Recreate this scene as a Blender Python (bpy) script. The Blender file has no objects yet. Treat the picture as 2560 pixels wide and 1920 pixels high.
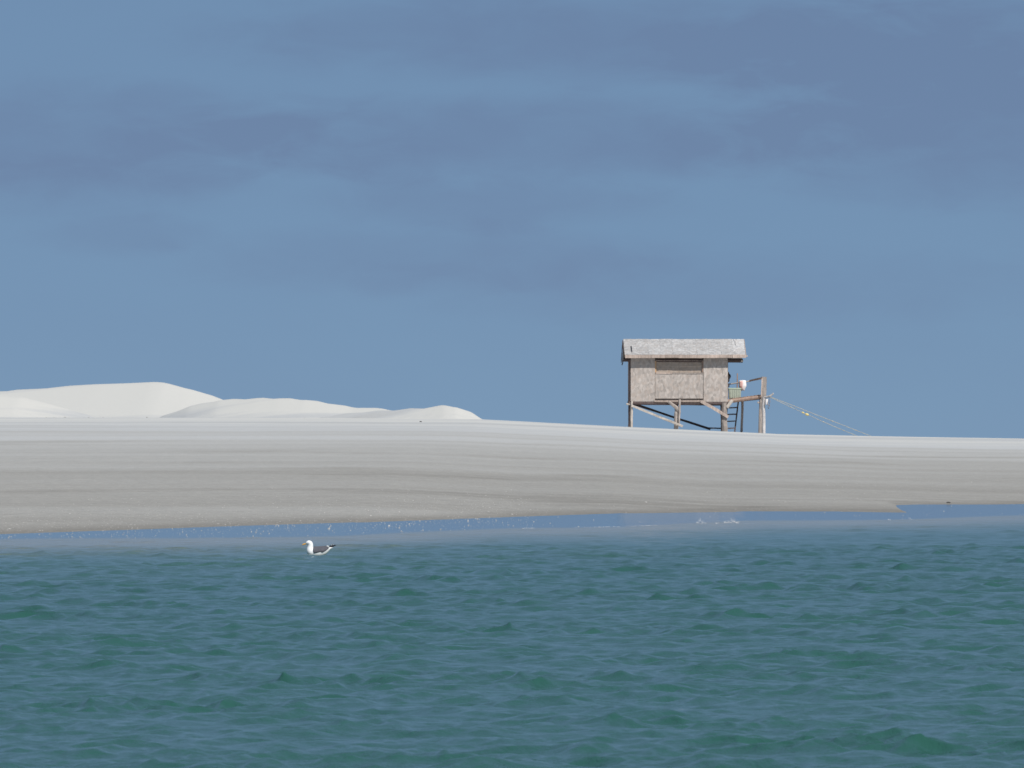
import bpy, bmesh, math, random
import numpy as np
from mathutils import Vector, Matrix, noise as mnoise

# ------------------------------------------------------------------ camera, sky, sun
S = bpy.context.scene
COL = S.collection
F = 21333.0            # focal length in photo pixels (300 mm on a 36 mm wide frame)
EYE = 1.8              # eye height above the water, from a small boat
HOR = 1109.0           # photo row of the true horizon
cam_d = bpy.data.cameras.new('camera')
cam = bpy.data.objects.new('camera', cam_d)
COL.objects.link(cam)
cam_d.sensor_width = 36.0
cam_d.lens = 36.0 * F / 2560.0
cam_d.clip_start = 1.0
cam_d.clip_end = 30000.0
cam.location = (0, 0, EYE)
cam.rotation_euler = (math.radians(90) + math.atan((HOR - 960.0) / F), 0, 0)
cam_d.dof.use_dof = True
cam_d.dof.focus_distance = 125.0
cam_d.dof.aperture_fstop = 22.0
S.camera = cam

SUN_EL, SUN_AZ = 48.0, 145.0       # azimuth clockwise from +Y: behind the camera, to the right
w = bpy.data.worlds.new('World')
S.world = w
w.use_nodes = True
nt = w.node_tree
for n in list(nt.nodes):
    nt.nodes.remove(n)


def N(tree, typ, **kw):
    n = tree.nodes.new(typ)
    for k, v in kw.items():
        setattr(n, k, v)
    return n


def link(tree, a, b):
    tree.links.new(a, b)


def M(tree, op, a, b=None, c=None):
    n = tree.nodes.new('ShaderNodeMath')
    n.operation = op
    for i, v in enumerate((a, b, c)):
        if v is None:
            continue
        if isinstance(v, (int, float)):
            n.inputs[i].default_value = v
        else:
            tree.links.new(v, n.inputs[i])
    return n.outputs[0]


out = N(nt, 'ShaderNodeOutputWorld')
bg = N(nt, 'ShaderNodeBackground')
bg.inputs['Strength'].default_value = 0.055
sky = N(nt, 'ShaderNodeTexSky')
sky.sky_type = 'NISHITA'
sky.sun_disc = False
sky.sun_elevation = math.radians(SUN_EL)
sky.sun_rotation = math.radians(SUN_AZ)
sky.altitude = 0
sky.air_density = 0.3
sky.dust_density = 0.0
sky.ozone_density = 2.0
tc = N(nt, 'ShaderNodeTexCoord')
sep = N(nt, 'ShaderNodeSeparateXYZ')
link(nt, tc.outputs['Generated'], sep.inputs[0])
az = M(nt, 'ARCTAN2', sep.outputs[0], sep.outputs[1])
el = M(nt, 'ARCSINE', sep.outputs[2])
comb = N(nt, 'ShaderNodeCombineXYZ')
link(nt, M(nt, 'MULTIPLY', az, 57.2958), comb.inputs[0])
link(nt, M(nt, 'MULTIPLY', el, 57.2958 * 2.6), comb.inputs[1])
nz = N(nt, 'ShaderNodeTexNoise')
nz.inputs['Scale'].default_value = 0.42
nz.inputs['Detail'].default_value = 5
nz.inputs['Roughness'].default_value = 0.5
nz.inputs['Distortion'].default_value = 0.3
link(nt, comb.outputs[0], nz.inputs['Vector'])
nz2 = N(nt, 'ShaderNodeTexNoise')
nz2.inputs['Scale'].default_value = 1.5
nz2.inputs['Detail'].default_value = 8
nz2.inputs['Roughness'].default_value = 0.58
nz2.inputs['Distortion'].default_value = 0.4
link(nt, comb.outputs[0], nz2.inputs['Vector'])
wob = M(nt, 'MULTIPLY', M(nt, 'SUBTRACT', nz2.outputs['Fac'], 0.5), 2.6)
# soft grey cloud banks: (photo col, photo row, half width, half height, weight)
banks = [(1500, 90, 800, 95, 1.0), (2330, 140, 520, 110, 1.0), (2420, 330, 520, 150, 1.0),
         (1320, 345, 760, 85, 1.0), (100, 350, 640, 110, 0.9), (1200, 505, 360, 55, 0.7),
         (310, 590, 190, 45, 0.5), (1080, 650, 520, 70, 0.55), (150, 470, 420, 60, 0.5),
         (1800, 720, 700, 80, 0.45)]
tot = None
for (px, py, rx, ry, wt) in banks:
    a = M(nt, 'DIVIDE', M(nt, 'SUBTRACT', az, (px - 1280) / F), rx * 1.12 / F)
    e = M(nt, 'DIVIDE', M(nt, 'SUBTRACT', el, (HOR - py) / F), ry * 1.15 / F)
    q = M(nt, 'ADD', M(nt, 'MULTIPLY', a, a), M(nt, 'MULTIPLY', e, e))
    q = M(nt, 'ADD', q, wob)
    mr = N(nt, 'ShaderNodeMapRange', interpolation_type='SMOOTHSTEP')
    mr.inputs['From Min'].default_value = 1.9
    mr.inputs['From Max'].default_value = -0.4
    link(nt, q, mr.inputs['Value'])
    g = M(nt, 'MULTIPLY', mr.outputs[0], wt * 0.85)
    tot = g if tot is None else M(nt, 'ADD', tot, g)
ramp = N(nt, 'ShaderNodeMapRange')
ramp.inputs['From Min'].default_value = 0.42
ramp.inputs['From Max'].default_value = 0.72
link(nt, nz.outputs['Fac'], ramp.inputs['Value'])
mask = N(nt, 'ShaderNodeClamp')
link(nt, M(nt, 'ADD', M(nt, 'MULTIPLY', ramp.outputs[0], 0.15), tot), mask.inputs['Value'])
tint = N(nt, 'ShaderNodeMix', data_type='RGBA', blend_type='MIX')
link(nt, mask.outputs[0], tint.inputs['Factor'])
tint.inputs['A'].default_value = (1, 1, 1, 1)
tint.inputs['B'].default_value = (0.90, 0.83, 0.865, 1)
mul = N(nt, 'ShaderNodeMix', data_type='RGBA', blend_type='MULTIPLY')
mul.inputs['Factor'].default_value = 1.0
# a thin even veil of high cloud over the whole sky
veil = N(nt, 'ShaderNodeMix', data_type='RGBA', blend_type='MIX')
veil.inputs['Factor'].default_value = 0.8
link(nt, sky.outputs[0], veil.inputs['A'])
veil.inputs['B'].default_value = (3.05, 5.15, 8.1, 1)
link(nt, veil.outputs['Result'], mul.inputs['A'])
link(nt, tint.outputs['Result'], mul.inputs['B'])
link(nt, mul.outputs['Result'], bg.inputs['Color'])
link(nt, bg.outputs[0], out.inputs[0])

sun_d = bpy.data.lights.new('sun', 'SUN')
sun_d.energy = 4.5
sun_d.angle = math.radians(0.53)
sun_d.color = (1.0, 0.965, 0.92)
sun = bpy.data.objects.new('sun', sun_d)
COL.objects.link(sun)
sa, se = math.radians(SUN_AZ), math.radians(SUN_EL)
SUNV = Vector((math.sin(sa) * math.cos(se), math.cos(sa) * math.cos(se), math.sin(se)))
sun.rotation_euler = SUNV.to_track_quat('Z', 'Y').to_euler()
sun.location = (20, -20, 60)

vs = S.view_settings
vs.view_transform = 'Standard'
vs.look = 'None'
vs.exposure = 0.0
vs.gamma = 1.0
vs.use_curve_mapping = False
S.render.resolution_x, S.render.resolution_y = 1024, 768

random.seed(7)
rng = np.random.default_rng(11)


# ------------------------------------------------------------------ helpers
def tag(o, label=None, cat=None, group=None, kind=None):
    if label: o['label'] = label
    if cat: o['category'] = cat
    if group: o['group'] = group
    if kind: o['kind'] = kind
    return o


def empty(name, loc, rz=0.0):
    o = bpy.data.objects.new(name, None)
    COL.objects.link(o)
    o.location = loc
    o.rotation_euler = (0, 0, rz)
    o.empty_display_size = 0.2
    return o


def add(name, verts, faces, mat, parent=None, smooth=False):
    me = bpy.data.meshes.new(name)
    me.from_pydata([tuple(v) for v in verts], [], faces)
    me.update()
    if smooth:
        me.polygons.foreach_set('use_smooth', [True] * len(me.polygons))
    if mat: me.materials.append(mat)
    o = bpy.data.objects.new(name, me)
    COL.objects.link(o)
    if parent: o.parent = parent
    return o


def frame_of(d):
    d = Vector(d).normalized()
    up = Vector((0, 0, 1)) if abs(d.z) < 0.95 else Vector((0, 1, 0))
    s = d.cross(up).normalized()
    u = s.cross(d).normalized()
    return d, s, u


def board(name, p0, p1, hgt, thk, mat, parent=None, seed=0, rough=0.004, nseg=5):
    """A sawn board from p0 to p1: hgt across the 'up' side, thk in depth, slightly bowed, ends not square."""
    p0, p1 = Vector(p0), Vector(p1)
    d, s, u = frame_of(p1 - p0)
    r = random.Random(seed * 31 + 5)
    V, Fc = [], []
    bow = r.uniform(-1, 1) * rough * 2
    for i in range(nseg + 1):
        t = i / nseg
        c = p0.lerp(p1, t) + u * bow * math.sin(math.pi * t)
        for (a, b) in ((-1, -1), (1, -1), (1, 1), (-1, 1)):
            j = Vector((r.uniform(-1, 1), r.uniform(-1, 1), r.uniform(-1, 1))) * rough
            V.append(c + s * a * thk / 2 + u * b * hgt / 2 + j)
    for i in range(nseg):
        for k in range(4):
            a, b = i * 4 + k, i * 4 + (k + 1) % 4
            Fc.append((a, b, b + 4, a + 4))
    Fc.append((3, 2, 1, 0))
    n = nseg * 4
    Fc.append((n, n + 1, n + 2, n + 3))
    return add(name, V, Fc, mat, parent)


def log(name, pts, radii, mat, parent=None, seed=0, n=9, rough=0.12, sub=5):
    """A weathered round pole through pts with radius per point; knobbly, capped."""
    pts = [Vector(p) for p in pts]
    P, R = [], []
    for i in range(len(pts) - 1):
        for k in range(sub):
            t = k / sub
            P.append(pts[i].lerp(pts[i + 1], t)); R.append(radii[i] * (1 - t) + radii[i + 1] * t)
    P.append(pts[-1]); R.append(radii[-1])
    V, Fc = [], []
    r = random.Random(seed * 17 + 3)
    d, s, u = frame_of(pts[-1] - pts[0])
    off = r.uniform(0, 100)
    for i, (p, rad) in enumerate(zip(P, R)):
        bend = Vector((mnoise.noise((i * .35, off, 0)), mnoise.noise((i * .35, off, 9)), 0)) * rad * 0.45
        if i in (0,): bend = Vector((0, 0, 0))
        for k in range(n):
            a = 2 * math.pi * k / n
            q = rad * (1 + rough * mnoise.noise((math.cos(a) * 1.2 + off, math.sin(a) * 1.2, i * .5)) * 2)
            V.append(p + bend + (s * math.cos(a) + u * math.sin(a)) * q)
    m = len(P)
    for i in range(m - 1):
        for k in range(n):
            a, b = i * n + k, i * n + (k + 1) % n
            Fc.append((a, b, b + n, a + n))
    Fc.append(tuple(range(n - 1, -1, -1)))
    Fc.append(tuple(range((m - 1) * n, m * n)))
    return add(name, V, Fc, mat, parent, smooth=False)


def slab(name, corners, thick, nrm, mat, parent=None, seed=0, jit=0.004, inset=0.004, nu=3, nv=3, warp=0.004):
    """A sheet of board: quad corners (4, counter-clockwise), given thickness behind nrm, edges a little uneven."""
    r = random.Random(seed * 13 + 1)
    c = [Vector(p) for p in corners]
    nrm = Vector(nrm).normalized()
    V, Fc = [], []
    for side in (0, 1):
        for j in range(nv + 1):
            for i in range(nu + 1):
                a, b = i / nu, j / nv
                p = c[0].lerp(c[1], a).lerp(c[3].lerp(c[2], a), b)
                if i in (0, nu) or j in (0, nv):
                    e1 = (c[1] - c[0]).normalized(); e2 = (c[3] - c[0]).normalized()
                    if i == 0: p += e1 * (inset + r.uniform(0, jit))
                    if i == nu: p -= e1 * (inset + r.uniform(0, jit))
                    if j == 0: p += e2 * (inset + r.uniform(0, jit))
                    if j == nv: p -= e2 * (inset + r.uniform(0, jit))
                if side == 0: p = p + nrm * r.uniform(0, warp)
                V.append(p - nrm * thick * side)
    m = (nu + 1) * (nv + 1)
    for j in range(nv):
        for i in range(nu):
            a = j * (nu + 1) + i
            Fc.append((a, a + 1, a + nu + 2, a + nu + 1))
            Fc.append((m + a + nu + 1, m + a + nu + 2, m + a + 1, m + a))
    rim = [i for i in range(nu + 1)] + [j * (nu + 1) + nu for j in range(1, nv + 1)] + \
          [nv * (nu + 1) + i for i in range(nu - 1, -1, -1)] + [j * (nu + 1) for j in range(nv - 1, 0, -1)]
    for i, a in enumerate(rim):
        b = rim[(i + 1) % len(rim)]
        Fc.append((b, a, a + m, b + m))
    return add(name, V, Fc, mat, parent)


# ------------------------------------------------------------------ materials
def new_mat(name):
    m = bpy.data.materials.new(name)
    m.use_nodes = True
    t = m.node_tree
    b = t.nodes['Principled BSDF']
    return m, t, b


def ramp_node(t, fac, stops):
    r = t.nodes.new('ShaderNodeValToRGB')
    el_ = r.color_ramp.elements
    while len(el_) < len(stops):
        el_.new(0.5)
    for e, (p, c) in zip(el_, stops):
        e.position = p
        e.color = (c[0], c[1], c[2], 1)
    t.links.new(fac, r.inputs[0])
    return r.outputs[0]


def noise_node(t, vec, scale, detail=4, rough=0.55, dist=0.0):
    n = t.nodes.new('ShaderNodeTexNoise')
    n.inputs['Scale'].default_value = scale
    n.inputs['Detail'].default_value = detail
    n.inputs['Roughness'].default_value = rough
    n.inputs['Distortion'].default_value = dist
    t.links.new(vec, n.inputs['Vector'])
    return n.outputs['Fac']


def mapping(t, vec, scale=(1, 1, 1), rot=(0, 0, 0)):
    m = t.nodes.new('ShaderNodeMapping')
    m.inputs['Scale'].default_value = scale
    m.inputs['Rotation'].default_value = rot
    t.links.new(vec, m.inputs['Vector'])
    return m.outputs[0]


def mixc(t, fac, a, b, mode='MIX'):
    m = t.nodes.new('ShaderNodeMix')
    m.data_type = 'RGBA'
    m.blend_type = mode
    for k, v in (('Factor', fac), ('A', a), ('B', b)):
        sock = m.inputs[k]
        if isinstance(v, (int, float)): sock.default_value = v
        elif isinstance(v, tuple): sock.default_value = (v[0], v[1], v[2], 1)
        else: t.links.new(v, sock)
    return m.outputs['Result']


def bump(t, b, h, strength=0.3, dist=0.02):
    n = t.nodes.new('ShaderNodeBump')
    n.inputs['Strength'].default_value = strength
    n.inputs['Distance'].default_value = dist
    t.links.new(h, n.inputs['Height'])
    t.links.new(n.outputs[0], b.inputs['Normal'])


def coords(t, which='Object'):
    c = t.nodes.new('ShaderNodeTexCoord')
    return c.outputs[which]


def rand(t):
    return t.nodes.new('ShaderNodeObjectInfo').outputs['Random']


def mat_osb(name, base, contrast=0.2, streak=(1, 1, 1)):
    """Weathered strand board: pale flakes of chipped wood, greyed by sun and salt."""
    m, t, b = new_mat(name)
    v = coords(t)
    off = t.nodes.new('ShaderNodeVectorMath'); off.operation = 'ADD'
    t.links.new(v, off.inputs[0])
    cx = t.nodes.new('ShaderNodeCombineXYZ')
    rr = rand(t)
    t.links.new(M(t, 'MULTIPLY', rr, 37.0), cx.inputs[0])
    t.links.new(M(t, 'MULTIPLY', rr, 11.0), cx.inputs[2])
    t.links.new(cx.outputs[0], off.inputs[1])
    vv = mapping(t, off.outputs[0], streak)
    fl = t.nodes.new('ShaderNodeTexVoronoi')
    fl.inputs['Scale'].default_value = 10
    fl.inputs['Randomness'].default_value = 1
    t.links.new(vv, fl.inputs['Vector'])
    n1 = noise_node(t, vv, 7, 5, 0.6, 0.4)
    n2 = noise_node(t, vv, 1.6, 3, 0.5)
    sepc = t.nodes.new('ShaderNodeSeparateColor')
    t.links.new(fl.outputs['Color'], sepc.inputs[0])
    f = M(t, 'ADD', M(t, 'MULTIPLY', sepc.outputs[0], 0.45), M(t, 'MULTIPLY', n1, 0.75))
    f = M(t, 'ADD', f, M(t, 'MULTIPLY', n2, 0.45))
    f = M(t, 'MULTIPLY', f, 0.62)
    lo = tuple(c * (1 - contrast) for c in base)
    hi = tuple(min(1, c * (1 + contrast)) for c in base)
    warm = (base[0] * 1.0, base[1] * 0.93, base[2] * 0.88)
    c = ramp_node(t, f, [(0.28, lo), (0.5, base), (0.72, hi)])
    c = mixc(t, M(t, 'MULTIPLY', M(t, 'GREATER_THAN', sepc.outputs[1], 0.72), 0.5), c, warm)
    k = M(t, 'ADD', M(t, 'MULTIPLY', rr, 0.10), 0.95)
    g = t.nodes.new('ShaderNodeCombineColor')
    for i in range(3): t.links.new(k, g.inputs[i])
    c = mixc(t, 1.0, c, g.outputs[0], 'MULTIPLY')
    t.links.new(c, b.inputs['Base Color'])
    b.inputs['Roughness'].default_value = 0.85
    b.inputs['Specular IOR Level'].default_value = 0.2
    bump(t, b, f, 0.5, 0.01)
    return m


def mat_wood(name, base, contrast=0.35, grain=14):
    m, t, b = new_mat(name)
    v = coords(t)
    rr = rand(t)
    n0 = noise_node(t, mapping(t, v, (grain, grain, 2.2)), 1.0, 5, 0.6, 0.5)
    n1 = noise_node(t, v, 3.5, 4, 0.6)
    f = M(t, 'ADD', M(t, 'MULTIPLY', n0, 0.6), M(t, 'MULTIPLY', n1, 0.4))
    lo = tuple(c * (1 - contrast) for c in base)
    hi = tuple(c * (1 + contrast) for c in base)
    c = ramp_node(t, f, [(0.3, lo), (0.5, base), (0.7, hi)])
    k = M(t, 'ADD', M(t, 'MULTIPLY', rr, 0.35), 0.82)
    g = t.nodes.new('ShaderNodeCombineColor')
    for i in range(3): t.links.new(k, g.inputs[i])
    c = mixc(t, 1.0, c, g.outputs[0], 'MULTIPLY')
    t.links.new(c, b.inputs['Base Color'])
    b.inputs['Roughness'].default_value = 0.85
    b.inputs['Specular IOR Level'].default_value = 0.2
    bump(t, b, f, 0.4, 0.012)
    return m


def mat_plain(name, base, rough=0.7, var=0.12, scale=9, spec=0.3):
    m, t, b = new_mat(name)
    f = noise_node(t, coords(t), scale, 4, 0.6)
    lo = tuple(c * (1 - var) for c in base)
    hi = tuple(min(1, c * (1 + var)) for c in base)
    t.links.new(ramp_node(t, f, [(0.3, lo), (0.7, hi)]), b.inputs['Base Color'])
    b.inputs['Roughness'].default_value = rough
    b.inputs['Specular IOR Level'].default_value = spec
    bump(t, b, f, 0.2, 0.01)
    return m


MAT = {}
MAT['wall_board'] = mat_osb('weathered_wall_board', (0.42, 0.372, 0.335), 0.30, (1, 1, 0.6))
MAT['roof_board'] = mat_osb('weathered_roof_board', (0.385, 0.37, 0.355), 0.32)
MAT['roof_edge'] = mat_osb('pale_roof_edge_board', (0.46, 0.445, 0.43), 0.28)
MAT['shutter'] = mat_osb('old_shutter_board', (0.36, 0.30, 0.25), 0.2)
MAT['trim'] = mat_wood('sun_bleached_trim', (0.41, 0.33, 0.28), 0.4)
MAT['grey_wood'] = mat_wood('grey_driftwood', (0.36, 0.31, 0.275), 0.4)
MAT['pale_wood'] = mat_wood('pale_driftwood', (0.52, 0.46, 0.40), 0.28)
MAT['dark_wood'] = mat_wood('dark_shaded_wood', (0.10, 0.075, 0.07), 0.4)  # shade under eaves, floor and deck is put into this dark colour
MAT['brown_wood'] = mat_wood('brown_wood', (0.30, 0.21, 0.165), 0.3)
MAT['white_wood'] = mat_wood('salt_whitened_wood', (0.47, 0.44, 0.42), 0.35)
MAT['lit_orange'] = mat_wood('sunlit_orange_wood', (0.55, 0.35, 0.20), 0.25)  # orange wood, lightened for the sunlit left side of the window recess
MAT['green'] = mat_plain('faded_green_plastic', (0.36, 0.385, 0.31), 0.6, 0.08)
MAT['green_lid'] = mat_plain('pale_green_lid', (0.42, 0.47, 0.36), 0.6, 0.08)
MAT['cloth'] = mat_plain('white_cloth', (0.80, 0.76, 0.74), 0.9, 0.08, 6, 0.1)
MAT['pink'] = mat_plain('pink_cloth', (0.70, 0.42, 0.38), 0.9, 0.15, 12, 0.1)
MAT['black'] = mat_plain('black_rubber', (0.02, 0.021, 0.028), 0.7, 0.3)
MAT['rope'] = mat_plain('yellowed_rope', (0.44, 0.40, 0.31), 0.9, 0.3, 30, 0.1)
MAT['float'] = mat_plain('yellow_float', (0.62, 0.50, 0.20), 0.6, 0.2)
MAT['stone'] = mat_plain('dark_stone', (0.07, 0.065, 0.06), 0.8, 0.3)
MAT['shell'] = mat_plain('shell_white', (0.55, 0.52, 0.48), 0.5, 0.2, 3)
MAT['wrack'] = mat_plain('dry_wrack', (0.16, 0.145, 0.115), 0.9, 0.4, 2)

# ------------------------------------------------------------------ the shape of the place (metres, boat at the origin, +Y towards the hut)
SURF = np.array([(-400, 90), (-60, 118), (-20, 146), (-9.6, 159.3), (-5.4, 163.4), (-3.3, 165.5), (0, 181), (2.5, 185), (5.4, 197.5),
                 (6.7, 199), (8.2, 201), (9.8, 204), (12.7, 212), (20, 226), (60, 260), (400, 310)])
CREST = np.array([(-400, 3.6), (-60, 3.3), (-26, 3.10), (-8, 3.07), (-1.6, 3.02), (5.2, 2.67), (13.3, 2.28), (17.9, 2.18), (25.5, 2.05), (60, 1.95), (400, 2.3)])
YC = 425.0


FILM = 0.014          # the wet beach face rises gently from the water's lip


def edge_from(rows):
    o = []
    for px, py in rows:
        y = 200.0
        for _ in range(60):
            b = np.interp((px - 1280) / F * y, SURF[:, 0], SURF[:, 1])
            y = 0.5 * y + 0.5 * (EYE - FILM * (y - b)) * F / (py - HOR)
        o.append(((px - 1280) / F * y, y))
    return o


TIP = edge_from([(2272, 1281.5)])[0][0] + 0.03
EDGE = edge_from([(0, 1335), (300, 1325), (580, 1315), (900, 1306), (1280, 1292), (1570, 1283), (1860, 1278), (2150, 1279.5), (2272, 1281.5)]) + \
    [(TIP, y) for x, y in edge_from([(2213, 1262)])] + edge_from([(2300, 1261), (2560, 1260)])
EDGE = np.array([(-400, 93), (-60, 122), (-20, 149)] + EDGE + [(22, 243), (60, 275), (400, 330)])
INNER = np.array([(-400, 90), (-60, 120), (-20, 147)] + [(x, y - 3) for x, y in EDGE[3:10]] + [(9.0, 212), (10.2, 213), (12, 220), (15, 229), (22, 240), (60, 272), (400, 327)])
def inner_edge(x): return np.interp(x, INNER[:, 0], INNER[:, 1])
def sand_edge(x): return np.interp(x, EDGE[:, 0], EDGE[:, 1])
def surf_edge(x): return np.interp(x, SURF[:, 0], SURF[:, 1])
def smooth(a, b, v):
    t = np.clip((v - a) / (b - a), 0, 1)
    return t * t * (3 - 2 * t)


def waves_noise(x, y, comps):
    z = np.zeros_like(x)
    for (kx, ky, a, p) in comps:
        z += a * np.sin(kx * x + ky * y + p)
    return z


UND = [(rng.normal() * 2 * math.pi / L, rng.normal() * 0.35 * 2 * math.pi / L, 0.0008 * L ** 0.8, rng.uniform(0, 6.28)) for L in (60, 45, 33, 24, 17, 12, 8, 6, 4.5)]


def dune_curve(pts, d, wig=0.0):
    """crest heights along x for a dune at distance d"""
    a = np.array([((px - 1280) / F * d, EYE + (HOR - py) / F * d) for px, py in pts])
    xs = np.linspace(a[0, 0], a[-1, 0], 400)
    zs = np.interp(xs, a[:, 0], a[:, 1])
    k = np.exp(-np.linspace(-2, 2, 7) ** 2); k /= k.sum()
    zs = np.convolve(np.pad(zs, 3, mode='edge'), k, mode='valid')
    return xs, zs


DUNES = [  # crest outline, distance, depth of the seaward face, depth of the far side
    (dune_curve([(-1500, 1080), (-700, 1010), (-300, 985), (0, 976), (120, 966), (230, 958), (375, 953), (405, 955), (470, 970), (555, 998), (640, 1030), (760, 1075)], 570.0), 570.0, 75.0, 60.0),
    (dune_curve([(330, 1075), (400, 1038), (470, 1013), (545, 998), (640, 994), (700, 994), (765, 998), (830, 1008), (880, 1017), (960, 1021), (1050, 1036), (1150, 1075)], 545.0), 545.0, 60.0, 50.0),
    (dune_curve([(-2000, 1060), (-1200, 960), (-500, 965), (-150, 978), (0, 986), (40, 988), (110, 1006), (210, 1036), (300, 1080)], 520.0), 520.0, 45.0, 50.0),
    (dune_curve([(700, 1075), (800, 1040), (900, 1028), (1000, 1022), (1060, 1018), (1112, 1012), (1140, 1015), (1180, 1031), (1205, 1046), (1290, 1075)], 500.0), 500.0, 42.0, 40.0),
]


def ground_z(x, y):
    x = np.asarray(x, float); y = np.asarray(y, float)
    e = sand_edge(x)
    s = y - e
    zc = np.interp(x, CREST[:, 0], CREST[:, 1])
    ei = inner_edge(x)
    t = np.clip((y - ei) / (YC - ei), 0, 1.0)
    ze = FILM * np.maximum(e - surf_edge(x), 0)
    zi = FILM * np.maximum(ei - surf_edge(x), 0)
    z = np.minimum(zi + (zc - zi) * ((1.5 * t - 0.5 * t * t) * 0.96 + 0.04 * t ** 3), ze + 0.03 * np.maximum(s, 0))
    und = waves_noise(x, y, UND)
    z = z + und * smooth(0, 60, s) * (1 - 0.75 * smooth(360, 425, y))
    z = np.where(s < 0, FILM * np.clip(y - surf_edge(x), 0, 60) + np.maximum(0.006 * s, -0.1), z)
    b = y - surf_edge(x)
    z = np.where(b < -3, np.minimum(z, -0.1 + np.maximum((b + 3) * 0.02, -3.0)), z)
    back = np.maximum(y - YC, 0)
    z = z - np.minimum(back * 0.006, 0.6) * (1 - 0.8 * smooth(5, -20, x))
    for (xs, zs), d, fr, bk in DUNES:
        cz = np.interp(x, xs, zs, left=-5, right=-5)
        yy = y - d - 6 * np.sin(x * 0.11 + d)
        prof = np.where(yy < 0, np.clip(1 + yy / fr, 0, 1) ** 1.5, np.clip(1 - yy / bk, 0, 1) ** 1.8)
        hz = 0.5 + (cz - 0.5) * prof + 0.1 * und * prof
        z = np.maximum(z, np.where(prof > 0, hz, -9))
    return z


def grid_mesh(name, X, Y, Z, mat):
    r, c = X.shape
    co = np.stack([X, Y, Z], -1).reshape(-1, 3).astype(np.float32)
    idx = np.arange(r * c).reshape(r, c)
    q = np.stack([idx[:-1, :-1], idx[:-1, 1:], idx[1:, 1:], idx[1:, :-1]], -1).reshape(-1, 4)
    me = bpy.data.meshes.new(name)
    me.vertices.add(len(co)); me.vertices.foreach_set('co', co.ravel())
    me.loops.add(q.size); me.loops.foreach_set('vertex_index', q.ravel().astype(np.int32))
    me.polygons.add(len(q))
    me.polygons.foreach_set('loop_start', np.arange(0, q.size, 4, dtype=np.int32))
    me.polygons.foreach_set('use_smooth', np.ones(len(q), dtype=bool))
    me.update(calc_edges=True)
    me.materials.append(mat)
    o = bpy.data.objects.new(name, me)
    COL.objects.link(o)
    return o


# ------------------------------------------------------------------ sand
def mat_sand():
    m, t, b = new_mat('beach_sand')
    g = t.nodes.new('ShaderNodeNewGeometry')
    pos = g.outputs['Position']
    at = t.nodes.new('ShaderNodeAttribute'); at.attribute_name = 'dry'
    dry = at.outputs['Fac']
    sx_ = t.nodes.new('ShaderNodeSeparateXYZ'); t.links.new(pos, sx_.inputs[0])
    cx_ = t.nodes.new('ShaderNodeCombineXYZ')
    t.links.new(sx_.outputs[0], cx_.inputs[0])
    t.links.new(M(t, 'SUBTRACT', sx_.outputs[1], M(t, 'MULTIPLY', sx_.outputs[0], 0.75)), cx_.inputs[1])   # drifts lie along the shore
    along = cx_.outputs[0]
    n_big = noise_node(t, mapping(t, along, (0.007, 0.05, 0)), 1.0, 5, 0.55, 0.2)     # wind-blown drifts across the beach
    n_mid = noise_node(t, mapping(t, along, (0.010, 0.13, 0)), 1.0, 5, 0.6, 0.1)
    n_sm = noise_node(t, mapping(t, pos, (3.0, 1.2, 1)), 1.0, 4, 0.7)
    n_gr = noise_node(t, mapping(t, pos, (14, 2.0, 5)), 1.0, 3, 0.7)
    nn = M(t, 'ADD', M(t, 'MULTIPLY', M(t, 'SUBTRACT', n_big, 0.5), 1.25), M(t, 'MULTIPLY', M(t, 'SUBTRACT', n_mid, 0.5), 0.95))
    f = M(t, 'ADD', dry, M(t, 'MULTIPLY', nn, M(t, 'ADD', 0.12, M(t, 'MULTIPLY', dry, 0.8))))
    n_damp = noise_node(t, mapping(t, along, (0.035, 0.045, 0)), 1.0, 5, 0.65, 0.3)
    damp = t.nodes.new('ShaderNodeMapRange'); damp.interpolation_type = 'SMOOTHSTEP'
    damp.inputs['From Min'].default_value = 0.52
    damp.inputs['From Max'].default_value = 0.68
    t.links.new(n_damp, damp.inputs['Value'])
    f = M(t, 'SUBTRACT', f, M(t, 'MULTIPLY', damp.outputs[0], M(t, 'MULTIPLY', 0.26, M(t, 'SUBTRACT', 1.0, M(t, 'MINIMUM', dry, 1.0)))))
    c = ramp_node(t, f, [(0.0, (0.205, 0.190, 0.166)), (0.25, (0.30, 0.284, 0.256)), (0.55, (0.40, 0.388, 0.364)), (0.8, (0.45, 0.445, 0.43)), (1.0, (0.545, 0.525, 0.48))])
    sp = M(t, 'ADD', M(t, 'MULTIPLY', n_sm, 0.5), M(t, 'MULTIPLY', n_gr, 0.5))
    amt = ramp_node(t, sp, [(0.3, (0.76, 0.76, 0.76)), (0.5, (1, 1, 1)), (0.72, (1.28, 1.26, 1.24))])
    near = M(t, 'SUBTRACT', 1.0, dry)
    c = mixc(t, M(t, 'ADD', M(t, 'MULTIPLY', near, 0.7), 0.12), c, mixc(t, 1.0, c, amt, 'MULTIPLY'))
    t.links.new(c, b.inputs['Base Color'])
    b.inputs['Roughness'].default_value = 0.9
    b.inputs['Specular IOR Level'].default_value = 0.15
    bump(t, b, sp, 0.25, 0.02)
    return m


def spaced(*segs):
    out_ = []
    for a, b_, n in segs:
        out_.extend(np.linspace(a, b_, n, endpoint=False))
    out_.append(segs[-1][1])
    return np.array(out_)


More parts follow.
